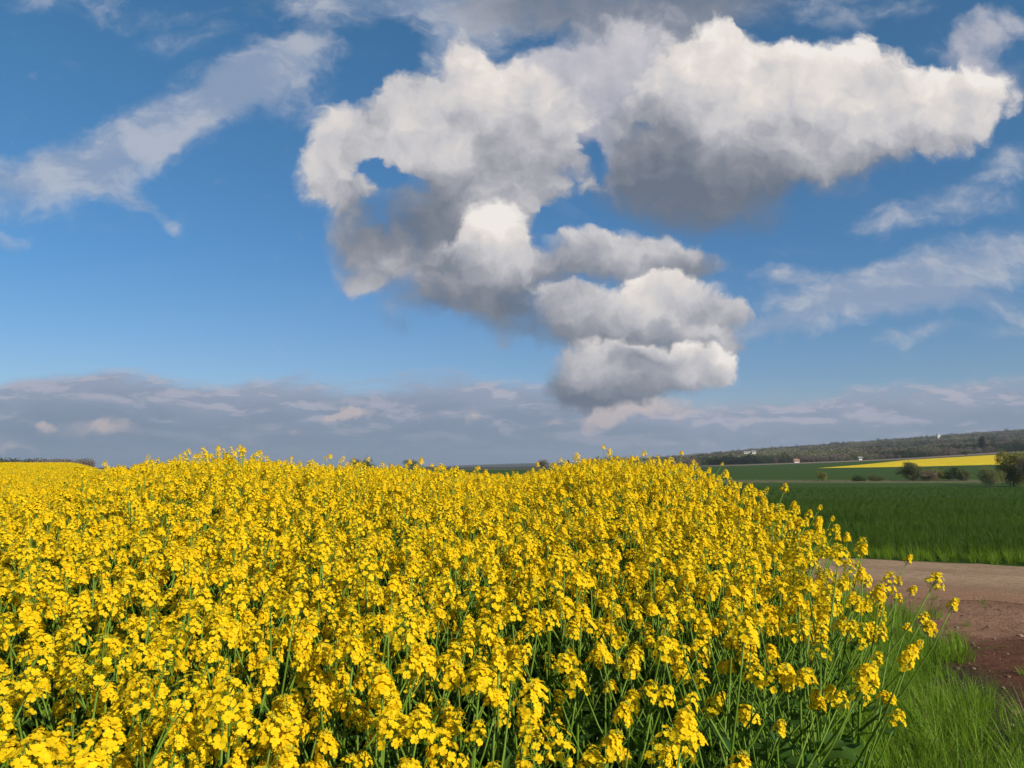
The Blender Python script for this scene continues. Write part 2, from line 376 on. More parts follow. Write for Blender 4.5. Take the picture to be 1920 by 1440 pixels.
# ------------------------------------------------------------------ rapeseed plants
def petal_col(g):
    i = island(g); n = g.noise(gen_pos(g), 60., 2)
    c = g.mix(i, (.93, .62, .008), (.96, .73, .014)); return c
PETAL = material('rape_petal', lambda g: leafy(g, petal_col(g), (.95, .64, .008), .65, .10, .44))
BUD = material('rape_bud', lambda g: leafy(g, g.mix(island(g), (.26, .32, .03), (.55, .44, .02)), (.35, .32, .02), .5, .2, .25))
STEMM = material('rape_stem', lambda g: principled(g, g.mix(g.noise(gen_pos(g), 9., 3), (.075, .15, .012), (.14, .22, .022)), .5, .2))
def leaf_col(g):
    n = g.noise(gen_pos(g), 30., 3)
    return g.mix(obj_random(g), g.mix(n, (.030, .080, .014), (.05, .12, .022)), g.mix(n, (.05, .11, .014), (.075, .14, .022)))
LEAF = material('rape_leaf', lambda g: leafy(g, leaf_col(g), (.12, .26, .015), .45, .25, .32))

def frame(n, spin=0.):
    n = Vector(n).normalized(); a = n.cross(Vector((0, 0, 1)) if abs(n.z) < .9 else Vector((1, 0, 0))).normalized(); b = n.cross(a)
    c, s_ = math.cos(spin), math.sin(spin)
    return a*c+b*s_, b*c-a*s_, n
def flower(mb, p, n, size, rnd, lod=0):
    a, b, n = frame(n, rnd.uniform(0, 6.28)); p = Vector(p)
    open_ = rnd.uniform(-.1, .45)
    for k in range(4):
        t = k*math.pi/2+rnd.uniform(-.12, .12); d = a*math.cos(t)+b*math.sin(t); w = b*math.cos(t)-a*math.sin(t)
        L_ = size*rnd.uniform(.9, 1.08); W = size*rnd.uniform(.44, .54); up = open_+rnd.uniform(-.08, .16)
        def pt(l, q, h): return p + d*(l*L_) + w*(q*W) + n*((h + up*l)*L_)
        if lod == 0:
            vs = [pt(.06, -.2, 0), pt(.06, .2, 0), pt(.5, -.95, .10), pt(.5, 0, .03), pt(.5, .95, .10), pt(.82, -.95, .10), pt(.84, 0, .04), pt(.82, .95, .10), pt(1.02, -.45, -.02), pt(1.0, 0, -.06), pt(1.02, .45, -.02)]
            mb.add(vs, [(0, 1, 3), (0, 3, 2), (1, 4, 3), (2, 3, 6, 5), (3, 4, 7, 6), (5, 6, 9, 8), (6, 7, 10, 9)], 0)
        else:
            vs = [pt(.05, 0, 0), pt(.6, -1., .08), pt(1., -.4, 0), pt(1., .4, 0), pt(.6, 1., .08)]
            mb.add(vs, [(0, 4, 3, 2, 1)], 0)
    if lod == 0:
        r_ = size*.13; h = size*.32
        for k in range(3):
            t = k*2.1; c = p+(a*math.cos(t)+b*math.sin(t))*r_
            mb.add([c-a*r_*.5, c+a*r_*.5, c+b*r_*.6, c+n*h+(c-p)*.6], [(0, 1, 3), (1, 2, 3), (2, 0, 3)], 1)
def bud(mb, p, d, L_, r_):
    a, b, d = frame(d); p = Vector(p); n = 5
    vs = [p] + [p+d*L_*.45+(a*math.cos(6.283*k/n)+b*math.sin(6.283*k/n))*r_ for k in range(n)] + [p+d*L_]
    mb.add(vs, [(0, 1+(k+1) % n, 1+k) for k in range(n)] + [(n+1, 1+k, 1+(k+1) % n) for k in range(n)], 1)
def make_head(seed, lod=0, big=1.):
    """a raceme: buds on top, a ring of open flowers, thin young pods below; origin where it joins its branch"""
    rnd = random.Random(seed); mb = MB()
    H = rnd.uniform(.034, .062)*big; nfl = int(rnd.uniform(19, 36)*(.6+.4*big)); bend = Vector((rnd.uniform(-.2, .2), rnd.uniform(-.2, .2), 0))
    ax = lambda t: Vector((0, 0, H*1.25*t)) + bend*H*t*t
    mb.tube([ax(0), ax(.35), ax(.7), ax(1.)], [.0022, .002, .0017, .001], 4, 2, False)
    for i in range(nfl):
        t = (i+.5)/nfl; t2 = .12+.78*t; ang = i*2.399+rnd.uniform(-.4, .4)
        el = -.05+1.05*t**1.3+rnd.uniform(-.2, .2); d = Vector((math.cos(ang)*math.cos(el), math.sin(ang)*math.cos(el), math.sin(el)))
        r_ = (.031-.014*t)*big*rnd.uniform(.8, 1.2); base = ax(t2); p = base+d*r_+Vector((0, 0, .006))
        nrm = (d+Vector((0, 0, .55+rnd.uniform(-.3, .3)))).normalized()
        if lod == 0: mb.tube([base, p-nrm*.003], [.0007, .0009], 3, 2, False)
        flower(mb, p, nrm, (.0104-.0024*t)*rnd.uniform(.9, 1.1), rnd, lod)
    for i in range(15 if lod == 0 else 6):
        ang = i*2.399; el = .5+.9*i/11; d = Vector((math.cos(ang)*math.cos(el), math.sin(ang)*math.cos(el), math.sin(el)))
        bud(mb, ax(1.02)+d*.006, d, rnd.uniform(.008, .012)*(1 if lod == 0 else 1.4), .0022 if lod == 0 else .0034)
    if lod == 0:
        for i in range(rnd.randint(3, 8)):
            ang = i*2.399+1; z0 = -rnd.uniform(.0, .07); d = Vector((math.cos(ang), math.sin(ang), .45)).normalized()
            b0 = Vector((0, 0, max(z0, -.004) if seed % 2 else max(z0, -.002))); mb.tube([b0, b0+d*.016, b0+d*.028+Vector((0, 0, .016))], [.0006, .0009, .0004], 3, 2, False)
    return mb
HEADM = [PETAL, BUD, STEMM]
def leaf_mb(rnd, L_, W, lobed=False, droop=.5):
    mb = MB(); n = 9; vs = []; fs = []
    for i in range(n+1):
        t = i/n
        w = W*(math.sin(math.pi*min(1, t*1.02+.02)**.75)**.8)*(1-.25*t) if not lobed else W*(.25+.9*math.sin(math.pi*t**1.5)**.9)*(1+.35*math.sin(t*19+rnd.uniform(-.4, .4)))
        if i == n: w = .002
        if i == 0: w = max(w, W*.18)
        a = .9-droop*1.9*t; z = L_*(.62*t-droop*.75*t*t); x = L_*t*(1-.2*droop*t)
        cz = .22*w; rip = rnd.uniform(-.12, .12)*W
        vs += [(x, -w, z+cz+rip), (x, 0, z-.02*L_), (x, w, z+cz-rip)]
    for i in range(n):
        b = i*3; fs += [(b, b+3, b+4, b+1), (b+1, b+4, b+5, b+2)]
    mb.add(vs, fs, 0); return mb
rl = random.Random(3)
LEAF_MB = [leaf_mb(rl, rl.uniform(.9, 1.1), rl.uniform(.10, .14), False, rl.uniform(.2, .8)) for _ in range(4)] + \
          [leaf_mb(rl, rl.uniform(.9, 1.1), rl.uniform(.20, .26), True, rl.uniform(.3, .9)) for _ in range(4)]
LEAF_ME = [m.mesh('rape_leaf', [LEAF]) for m in LEAF_MB]
NHEAD = 14
HEAD_MB = [make_head(100+i, 0, (1.0, .8, .9, 1.1, .6, .95, .7)[i % 7]) for i in range(NHEAD)]
HEAD_ME = [m.mesh('rape_flower_head', HEADM) for m in HEAD_MB]
HEAD_LO = [make_head(100+i, 1, (1.0, .8, .9, 1.1, .6, .95, .7)[i % 7]) for i in range(NHEAD)]

def plant_design(seed, spread=1., h=1.2):
    """returns stem mesh builder, [(head index, matrix)], [(leaf index, matrix)]"""
    rnd = random.Random(seed); st = MB(); heads = []; leaves = []
    lean = Vector((rnd.uniform(-.07, .07), rnd.uniform(-.07, .07), 0))*spread
    def main(t): return Vector((0, 0, h*t)) + lean*(t*t*h) + Vector((math.sin(t*5+seed)*.010, math.cos(t*4+seed)*.010, 0))
    ts = [0, .2, .4, .6, .75, .88, 1.]
    st.tube([main(t) for t in ts], [.0062, .0058, .005, .0042, .0034, .0028, .0022], 6)
    def put_head(p, d, sc_):
        d = Vector(d).normalized(); q = d.to_track_quat('Z', 'Y')
        heads.append((rnd.randrange(NHEAD), Matrix.Translation(p) @ q.to_matrix().to_4x4() @ Matrix.Rotation(rnd.uniform(0, 6.28), 4, 'Z') @ Matrix.Scale(sc_*.88, 4)))
    put_head(main(1.), main(1.)-main(.88), rnd.uniform(.95, 1.2))
    nb = rnd.randint(5, 7); a0 = rnd.uniform(0, 6.28)
    for i in range(nb):
        t0 = .46+.40*i/nb+rnd.uniform(-.03, .03); ang = a0+i*2.4+rnd.uniform(-.3, .3)
        Lb = h*(.97-t0)*rnd.uniform(.74, 1.02); out = Vector((math.cos(ang), math.sin(ang), 0))
        o_ = rnd.uniform(.2, .42)*spread
        p0 = main(t0); p1 = p0+Vector((0, 0, Lb*.35))+out*Lb*o_*.9; p2 = p0+Vector((0, 0, Lb*.72))+out*Lb*o_*1.5; p3 = p0+Vector((0, 0, Lb))+out*Lb*o_*1.85
        st.tube([p0, p1, p2, p3], [.0034, .003, .0025, .0018], 5)
        put_head(p3, (p3-p2)+Vector((0, 0, .02)), rnd.uniform(.75, 1.08))
        leaves.append((rnd.randrange(4), Matrix.Translation(p0) @ Matrix.Rotation(ang+rnd.uniform(-.5, .5), 4, 'Z') @ Matrix.Rotation(rnd.uniform(-.5, .2), 4, 'Y') @ Matrix.Scale(rnd.uniform(.07, .13), 4)))
    for i in range(5):
        t0 = .10+.12*i; ang = a0+1+i*2.4
        leaves.append((4+rnd.randrange(4), Matrix.Translation(main(t0)) @ Matrix.Rotation(ang, 4, 'Z') @ Matrix.Rotation(rnd.uniform(-.3, .3), 4, 'Y') @ Matrix.Scale(rnd.uniform(.13, .22), 4)))
    return st, heads, leaves
def plant_joined(design, lod):
    st, heads, leaves = design; mb = MB()
    a = MB(); a.merge(st); a.m = [2]*len(a.f); mb.merge(a)
    for i, M in heads: mb.merge((HEAD_MB if lod == 0 else HEAD_LO)[i], M)
    for i, M in leaves:
        q = MB(); q.merge(LEAF_MB[i], M); q.m = [3]*len(q.f); mb.merge(q)
    return mb
DESIGNS = [plant_design(i, 1.+.1*(i % 3), 1.2) for i in range(12)]
EDGE_DESIGNS = [plant_design(40+i, 1.25, 1.2) for i in range(4)]

EDGE_Y = [-6, 0, .5, 1, 1.5, 2, 2.5, 3, 4, 5, 8, 12, 16]
EDGE_X = [-.4, -.2, .02, .20, .42, .74, 1.03, 1.33, 1.60, 1.68, 1.52, 1.4, 1.4]
def edge_x(y): return np.interp(y, EDGE_Y, EDGE_X)
def project(x, y, z):
    X = x; Yf = y*math.cos(PITCH)+(z-EYE)*math.sin(PITCH); Zu = -y*math.sin(PITCH)+(z-EYE)*math.cos(PITCH)
    Yf = np.maximum(Yf, 1e-3); return CXP+F*X/Yf, CYP-F*Zu/Yf
def scatter(x0, x1, y0, y1, dens, rg):
    s_ = 1/math.sqrt(dens); gx, gy = np.meshgrid(np.arange(x0, x1, s_), np.arange(y0, y1, s_))
    gx = gx.ravel()+rg.uniform(-.5, .5, gx.size)*s_; gy = gy.ravel()+rg.uniform(-.5, .5, gy.size)*s_
    return gx, gy
rg = np.random.default_rng(11)
X, Y = scatter(-12, 2.2, -1.2, 15.5, 62, rg)
patch = np.sin(X*3.1+Y*1.7)+np.sin(X*-2.3+Y*3.9+1)+np.sin(X*5.7+2)*.6
keepp = rg.random(X.size) < np.where(np.hypot(X, Y) < 5, np.clip(.84+.2*patch, .5, 1)*np.where((X > -.75) & (np.hypot(X, Y) < 2.3), .66, 1), 1)
ok = keepp & (X < edge_x(Y)+rg.uniform(-.06, .06, X.size)) & (np.hypot(X, Y) > .62) & (np.abs(X) < np.maximum(Y, 0)*.74+1.6) & ~((Y < .25) & (np.abs(X) < .8))
X, Y = X[ok], Y[ok]
Z = ground_z(X, Y)
S = rg.uniform(.86, 1.02, X.size)*(1+.09*(rg.random(X.size) > .95))*np.interp(np.hypot(X, Y), [.6, 1.1, 2.2], [.86, .93, 1.])*np.where((X < -.38) & (np.hypot(X, Y) < 1.25) & (Y > .55), 1.16, 1)
edgeness = 1-np.clip((edge_x(Y)-X)/.45, 0, 1)
order = np.argsort(np.hypot(X, Y)); X, Y, Z, S, edgeness = (a[order] for a in (X, Y, Z, S, edgeness))
px, py = project(X, Y, Z+1.15*S)
px2, py2 = project(X, Y, Z+.7*S)
inview = (px > -30) & (px < 1950) & (((py > 0) & (py < 1475)) | ((py2 > 0) & (py2 < 1440))) & (Y > .3)
INDIV = 300
ind = np.where(inview)[0][:INDIV]
rest = np.ones(X.size, bool); rest[ind] = False
rest &= ~((Y < .62) & (np.hypot(X, Y) < .9))

def make_plant(design):
    st, heads, leaves = design
    root = bpy.data.objects.new('rapeseed_plant', None); root.empty_display_size = .1
    kids = []
    o = bpy.data.objects.new('stem', st.mesh('rape_stem', [STEMM])); kids.append(o)
    for i, M in heads:
        o = bpy.data.objects.new('flower_cluster', HEAD_ME[i]); o.matrix_basis = M; kids.append(o)
    for i, M in leaves:
        o = bpy.data.objects.new('leaf', LEAF_ME[i]); o.matrix_basis = M; kids.append(o)
    return root, kids
PROTO = [make_plant(d) for d in DESIGNS+EDGE_DESIGNS]
def place_plant(k, loc, rz, tilt, tdir, s_, label, near=1.):
    root, kids = PROTO[k]
    r_ = root.copy(); C.collection.objects.link(r_)
    q = Matrix.Rotation(tilt, 3, Vector((-math.sin(tdir), math.cos(tdir), 0))) @ Matrix.Rotation(rz, 3, 'Z')
    r_.rotation_euler = q.to_euler(); r_.location = loc; r_.scale = (s_, s_, s_)
    tag(r_, label, 'rapeseed plant', 'rapeseed plants in flower in the near part of the field')
    for c in kids:
        d = c.copy(); d.parent = r_; C.collection.objects.link(d)
        if near > 1 and c.name.startswith('flower_cluster'): d.scale = c.scale*near
    return r_
rp = random.Random(5)
COMMON = 'yellow flowering rapeseed plant packed among the other plants in the near crop'
TILT = []
for i in range(X.size):
    e = edgeness[i]
    TILT.append((rp.uniform(0, .10)*(1-.5*e)+e*(rp.uniform(.0, .10) if rp.random() < .93 or Y[i] < 3.0 else rp.uniform(.10, .24)), rp.uniform(0, 6.28) if e < .2 else rp.uniform(-.7, .5)))
hx = X[ind]+np.array([math.sin(TILT[i][0])*math.cos(TILT[i][1]) for i in ind])*1.15
hy = Y[ind]+np.array([math.sin(TILT[i][0])*math.sin(TILT[i][1]) for i in ind])*1.15
hz_ = Z[ind]+1.15*S[ind]*np.cos([TILT[i][0] for i in ind]); PX, PY = project(hx, hy, hz_)
SPECIAL = {}
seen = (PX < 1900) & (PY < 1400) & (PX > 20)
def pick(score, label):
    for q in np.argsort(score):
        if ind[q] not in SPECIAL and seen[q]: SPECIAL[ind[q]] = label; return
pick(-PX, 'rapeseed plant reaching farthest right, its flowers hanging over the grass verge')
pick(np.hypot(PX-1640, PY-1180), 'leaning rapeseed plant at the right edge of the crop, in front of bare soil')
pick(np.hypot(PX-60, PY-1400), 'closest rapeseed plant in the bottom left corner with large flower clusters')
pick(np.hypot(PX-1380, PY-1330), 'rapeseed plant with bare lower stems near the grass at lower right')
pick(np.hypot(PX-960, PY-1400), 'large flowering rapeseed plant at the bottom middle of the crop')
for i in ind:
    e = edgeness[i]; k = rp.randrange(12) if e < .25 else 12+rp.randrange(4)
    place_plant(k, (X[i], Y[i], Z[i]-.01), rp.uniform(0, 6.28), TILT[i][0], TILT[i][1], S[i], SPECIAL.get(i, COMMON), float(np.interp(math.hypot(X[i], Y[i]), [1.2, 2.2], [1.22, 1.])))

# ------------------------------------------------------------------ scattered stuff: geometry nodes over points
def hidden_collection(name, meshes):
    c = bpy.data.collections.new(name)
    for m in meshes:
        o = bpy.data.objects.new(m.name, m); c.objects.link(o)
    return c
def scatter_obj(name, label, pts, rots, scales, coll, kind='stuff', cat=None):
    me = bpy.data.meshes.new(name); me.from_pydata([tuple(p) for p in pts], [], [])
    a = me.attributes.new('rot', 'FLOAT_VECTOR', 'POINT'); a.data.foreach_set('vector', np.asarray(rots, np.float32).ravel())
    a = me.attributes.new('scl', 'FLOAT', 'POINT'); a.data.foreach_set('value', np.asarray(scales, np.float32))
    o = new_obj(name, me, None, label, cat, None, kind)
    ng = bpy.data.node_groups.new(name, 'GeometryNodeTree')
    ng.interface.new_socket('Geometry', in_out='INPUT', socket_type='NodeSocketGeometry')
    ng.interface.new_socket('Geometry', in_out='OUTPUT', socket_type='NodeSocketGeometry')
    N = ng.nodes; LK = ng.links
    gi = N.new('NodeGroupInput'); go = N.new('NodeGroupOutput')
    ip = N.new('GeometryNodeInstanceOnPoints'); ci = N.new('GeometryNodeCollectionInfo')
    ci.inputs['Collection'].default_value = coll; ci.inputs['Separate Children'].default_value = True; ci.inputs['Reset Children'].default_value = True
    ip.inputs['Pick Instance'].default_value = True
    ra = N.new('GeometryNodeInputNamedAttribute'); ra.data_type = 'FLOAT_VECTOR'; ra.inputs['Name'].default_value = 'rot'
    sa = N.new('GeometryNodeInputNamedAttribute'); sa.data_type = 'FLOAT'; sa.inputs['Name'].default_value = 'scl'
    e2r = N.new('FunctionNodeEulerToRotation')
    rv = N.new('FunctionNodeRandomValue'); rv.data_type = 'INT'
    ints = [q for q in rv.inputs if q.type == 'INT']
    ints[0].default_value = 0; ints[1].default_value = len(coll.objects)-1
    LK.new(gi.outputs[0], ip.inputs['Points']); LK.new(ci.outputs[0], ip.inputs['Instance'])
    LK.new(ra.outputs[0], e2r.inputs[0]); LK.new(e2r.outputs[0], ip.inputs['Rotation']); LK.new(sa.outputs[0], ip.inputs['Scale'])
    LK.new([q for q in rv.outputs if q.type == 'INT'][0], ip.inputs['Instance Index'])
    LK.new(ip.outputs[0], go.inputs[0])
    m = o.modifiers.new('scatter', 'NODES'); m.node_group = ng
    return o
def rot_for(i, tz):
    q = Matrix.Rotation(TILT[i][0], 3, Vector((-math.sin(TILT[i][1]), math.cos(TILT[i][1]), 0))) @ Matrix.Rotation(tz, 3, 'Z')
    return tuple(q.to_euler())
PM = HEADM+[LEAF]
hi = hidden_collection('rape_near', [plant_joined(d, 0).mesh('rape_near_%d' % i, PM) for i, d in enumerate(DESIGNS[:6]+EDGE_DESIGNS[:2])])
loc_ = hidden_collection('rape_far', [plant_joined(d, 1).mesh('rape_far_%d' % i, PM) for i, d in enumerate(DESIGNS)])
dist = np.hypot(X, Y)
for nm, lb, mask, coll in (('rapeseed_crop', 'dense yellow flowering rapeseed crop behind the nearest plants', rest & (dist < 6), hi),
                           ('rapeseed_crop', 'yellow flowering rapeseed crop up to the crest of the field', rest & (dist >= 6), loc_)):
    ii = np.where(mask)[0]
    scatter_obj(nm, lb, [(X[i], Y[i], Z[i]-.01) for i in ii], [rot_for(i, rp.uniform(0, 6.28)) for i in ii], S[ii], coll)

# the crop beyond the crest on the left, thinned with distance
fx, fy = [], []
for y0, y1, dn in ((15.5, 24, 9), (24, 40, 4), (40, 75, 1.6), (75, 150, .5)):
    a_, b_ = scatter(-.86*y1, -.47*y0, y0, y1, dn, rg)
    k_ = (a_ < -.49*b_) & (a_ > -.80*b_); fx.append(a_[k_]); fy.append(b_[k_])
fx = np.concatenate(fx); fy = np.concatenate(fy)
scatter_obj('rapeseed_crop', 'smooth distant yellow rapeseed crop reaching the horizon at the left', list(zip(fx, fy, ground_z(fx, fy)+.0)),
            [(rp.uniform(-.1, .1), rp.uniform(-.1, .1), rp.uniform(0, 6.28)) for _ in fx], np.interp(fy, [15, 40, 150], [1., 1., 1.05])*rg.uniform(.92, 1.05, fx.size), loc_)

# ------------------------------------------------------------------ grass, weeds and wheat
def tuft(seed, n, rad, h0, h1, w, bendy=.5, dry=0.):
    rnd = random.Random(seed); mb = MB()
    for _ in range(n):
        a = rnd.uniform(0, 6.28); r_ = rad*math.sqrt(rnd.random()); p = Vector((r_*math.cos(a), r_*math.sin(a), -.01))
        d = Vector((math.cos(a+rnd.uniform(-1, 1)), math.sin(a+rnd.uniform(-1, 1)), 0)); h = rnd.uniform(h0, h1); b = rnd.uniform(.1, 1)*bendy
        side = Vector((-d.y, d.x, 0)); ww = w*rnd.uniform(.6, 1.2); vs = []
        for k in range(5):
            t = k/4; q = p+d*(h*b*t*t)+Vector((0, 0, h*(t-.35*b*t*t*(1+b))))
            wk = ww*(1-t)**.7*(1 if k else .7)
            if k < 4: vs += [q-side*wk, q+side*wk]
            else: vs += [q]
        mb.add(vs, [(0, 1, 3, 2), (2, 3, 5, 4), (4, 5, 7, 6), (6, 7, 8)], 1 if rnd.random() < dry else 0)
    return mb
def grass_col(a, b):
    return lambda g: leafy(g, g.mix(island(g), g.mix(obj_random(g), a, b), b), tuple(q*1.6 for q in b), .5, .15, .35)
GRASS = material('grass_blade', grass_col((.062, .135, .008), (.165, .265, .018)))
DRYG = material('dry_blade', lambda g: leafy(g, g.mix(island(g), (.20, .16, .07), (.12, .12, .04)), (.2, .16, .06), .6, .2, .3))
def wheat_col(g):
    n = g.noise(g.vec('MULTIPLY', gen_pos(g), (.25, 1., 1.)), .55, 4, .6)
    a = g.mix(g.step(n, .36, .64), (.024, .052, .004), (.075, .128, .010)); b = g.mix(island(g), a, (.044, .088, .008))
    return leafy(g, b, (.10, .17, .012), .5, .12, .3)
WHEAT = material('wheat_blade', wheat_col)
WEED = material('weed_blade', grass_col((.035, .085, .010), (.080, .15, .016)))
tg = hidden_collection('grass_tufts', [tuft(i, 60, .10, .08, .28, .0030, .9, .04).mesh('grass_%d' % i, [GRASS, DRYG]) for i in range(5)])
tl = hidden_collection('long_grass_tufts', [tuft(20+i, 44, .09, .22, .50, .0036, .8, .08).mesh('long_grass_%d' % i, [GRASS, DRYG]) for i in range(4)])
tw = hidden_collection('wheat_tufts', [tuft(40+i, 40, .13, .20, .34, .0045, .5, .0).mesh('wheat_%d' % i, [WHEAT]) for i in range(4)])
tu = hidden_collection('weed_tufts', [tuft(60+i, 26, .10, .30, .78, .0040, .35, .03).mesh('weed_%d' % i, [WEED, DRYG]) for i in range(4)])
def tufts(name, label, coll, x, y, s0, s1, tilt=.15):
    scatter_obj(name, label, list(zip(x, y, ground_z(x, y))), [(rp.uniform(-tilt, tilt), rp.uniform(-tilt, tilt), rp.uniform(0, 6.28)) for _ in x], rg.uniform(s0, s1, x.size), coll)
VERGE_Y = [-2, 1, 3, 3.9, 5.3, 6.7, 9.05, 9.8]; VERGE_X = [1.6, 2.0, 2.4, 2.75, 3.2, 3.85, 4.35, 3.2]
x, y = scatter(-.4, 5, -1, 9.9, 62, rg)
v_ = np.interp(y, VERGE_Y, VERGE_X)+.18*np.sin(y*4.1)+.1*np.sin(y*11+1)
k_ = (x > edge_x(y)-.25) & (x < v_+rg.uniform(-.5, .12, x.size)) & (y < 9.35-(x-4.4)*.5+rg.uniform(-.2, .1, x.size)) & (np.hypot(x, y) > .5)
tufts('grass', 'green grass verge between the rapeseed crop and the bare red soil', tg, x[k_], y[k_], .7, 1.25)
x, y = scatter(-.2, 5, .5, 9.5, 10, rg)
k_ = (x > edge_x(y)-.2) & (x < np.interp(y, VERGE_Y, VERGE_X)-.15) & (np.sin(x*4+y*2.2)+np.sin(y*5.3-x) > -.2) & (y > 2) & (y < 8.5)
x2, y2 = scatter(1.7, 3.2, 2.5, 4.6, 26, rg)
tufts('long_grass', 'long bent grass blades standing in clumps along the verge', tl, np.concatenate([x[k_], x2]), np.concatenate([y[k_], y2]), .6, 1.05, .3)
# sparse sprouts on the soil
x, y = scatter(2.4, 8, 3.5, 9, 2.2, rg); k_ = x > np.interp(y, VERGE_Y, VERGE_X)+.1
tufts('sprouts', 'small grass sprouts scattered on the bare red soil', tg, x[k_], y[k_], .18, .5)
def lane_far(x): return 12.67-(x-6.58)*.497
# far verge and wheat
x, y = scatter(1, 24, 2, 17, 26, rg); d_ = y-lane_far(x)
k_ = (d_ > .02+rg.uniform(-.1, .25, x.size)) & (d_ < 1.5) & (x < .92*y+3) & (y > 2)
tufts('far_verge_grass', 'pale long grass along the far side of the lane', tl, x[k_], y[k_], .45, .85)
xs, ys = [], []
for y0, y1, dn in ((6, 22, 18), (22, 36, 6), (36, 60, 2.2), (60, 118, .7)):
    a_, b_ = scatter(-.05*y0, 1.0*y1+3, y0-(6 if y0 < 10 else 0), y1, dn, rg); k_ = (b_-lane_far(a_) > .9) & (a_ > .08*b_) & (a_ < .92*b_+3); xs.append(a_[k_]); ys.append(b_[k_])
x = np.concatenate(xs); y = np.concatenate(ys)
tufts('wheat', 'dark green young wheat beyond the lane', tw, x, y, .9, 1.3)
# green undergrowth between the rape stems
x, y = scatter(-5, 1.4, -.5, 6.5, 16, rg); k_ = (x < edge_x(y)+.05) & (np.hypot(x, y) > .55) & (np.abs(x) < np.maximum(y, 0)*.74+1)
tufts('undergrowth', 'narrow green leaves growing between the rapeseed stems', tu, x[k_], y[k_], .7, 1.15)

# ------------------------------------------------------------------ lane
def lane_mat(g):
    pos = gen_pos(g); x, y, z = g.sep(pos)
    n1 = g.noise(pos, .9, 5, .6); n2 = g.noise(pos, 60., 4, .7); n3 = g.voro(pos, 38., 0, None, '3D')
    d = lane_v(g, x, y)
    c = g.mix(g.step(n1, .3, .7), (.31, .20, .115), (.41, .275, .165))
    c = g.mix(g.step(d + (n1-.5)*2.4, 1.9, 3.6), c, (.29, .155, .085))
    n4 = g.noise(pos, 7., 5, .65)
    c = g.mix(g.step(n4, .46, .66)*.45, c, (.17, .105, .070)); c = g.mix(g.step(n4, .42, .30)*.4, c, (.44, .33, .23))
    ruts = g.step(g.math('ABSOLUTE', d - 1.15 + (n1-.5)*.25), .34, .12) + g.step(g.math('ABSOLUTE', d - 2.75 + (n1-.5)*.25), .34, .12)
    c = g.mix(ruts*.35, c, (.20, .125, .080))
    c = g.mix(g.step(n2, .42, .7)*.6, c, (.11, .075, .058))
    c = g.mix(g.step(n3, .20, .06)*.65, c, (.48, .40, .33))
    return principled(g, c, .93, .1, bump=n2 + n3, bstr=.6, bdist=.012)
def lane_v(g, x, y): return (12.67 - (x-6.58)*.497 - y)*.895      # metres from the far edge
LANE = material('lane_surface', lane_mat)
mb = MB(); vs = []; nx = 220; nw = 18
for i in range(nx):
    t = -14+i*.28; bx, by = 6.58+t*.8955, 12.67-t*.445
    wf = .06*math.sin(i*.9)+.05*math.sin(i*2.3); wn = 3.95+.16*math.sin(i*.45)+.10*math.sin(i*1.37+1)
    for j in range(nw):
        q = wf+(wn-wf)*j/(nw-1); vs.append((bx-.445*q, by-.8955*q))
vz = ground_z([v[0] for v in vs], [v[1] for v in vs])
# ease the outer rows down to the soil
mb.add([(v[0], v[1], z_+(.014 if 0 < (i % nw) < nw-1 else .004)) for i, (v, z_) in enumerate(zip(vs, vz))], [(i*nw+j, i*nw+j+1, (i+1)*nw+j+1, (i+1)*nw+j) for i in range(nx-1) for j in range(nw-1)])
new_obj('lane', mb.mesh('lane', [LANE]), kind='structure')
# stones and clods on the soil
STONE = material('stone', lambda g: principled(g, g.mix(obj_random(g), (.10, .05, .035), (.30, .22, .17)), .9, .1))
def stone_mb(seed):
    rnd = random.Random(seed); bm = bmesh.new(); bmesh.ops.create_icosphere(bm, subdivisions=1, radius=.02)
    for v in bm.verts: v.co *= rnd.uniform(.6, 1.15); v.co.z *= .6
    mb = MB(); mb.add([v.co[:] for v in bm.verts], [[v.index for v in f.verts] for f in bm.faces]); bm.free(); return mb
sc_ = hidden_collection('stones', [stone_mb(i).mesh('stone_%d' % i, [STONE], False) for i in range(4)])
x, y = scatter(2.3, 9, 3, 10, 90, rg); k_ = (x > np.interp(y, VERGE_Y, VERGE_X)-.2)
x = x[k_]; y = y[k_]
scatter_obj('pebbles', 'small clods and stones scattered over the red soil', list(zip(x, y, ground_z(x, y)+.004)), [(0, 0, rp.uniform(0, 6.28)) for _ in x], np.clip(rg.exponential(.26, x.size), .08, 1.8), sc_)

# ------------------------------------------------------------------ trees, bushes, woods
def bark(c): return lambda g: principled(g, g.mix(g.noise(gen_pos(g), 4., 4), tuple(q*.6 for q in c), c), .9, .1)
BARK = material('bark', bark((.10, .085, .07))); PALEBARK = material('pale_bark', bark((.28, .25, .21)))
def crown_mat(name, a, b, k=.25):
    return material(name, lambda g: leafy(g, g.mix(island(g), a, b), b, .7, .15, k))
CM = {'olive': crown_mat('olive_leaves', (.15, .145, .035), (.25, .24, .055)), 'dark': crown_mat('dark_leaves', (.075, .082, .028), (.14, .145, .045)),
      'willow': crown_mat('pale_leaves', (.12, .13, .040), (.21, .22, .07)), 'brown': crown_mat('brown_twigs', (.15, .120, .070), (.25, .205, .120)),
      'green': crown_mat('green_leaves', (.035, .055, .015), (.07, .10, .025)), 'conifer': crown_mat('conifer_needles', (.012, .022, .014), (.03, .045, .022))}
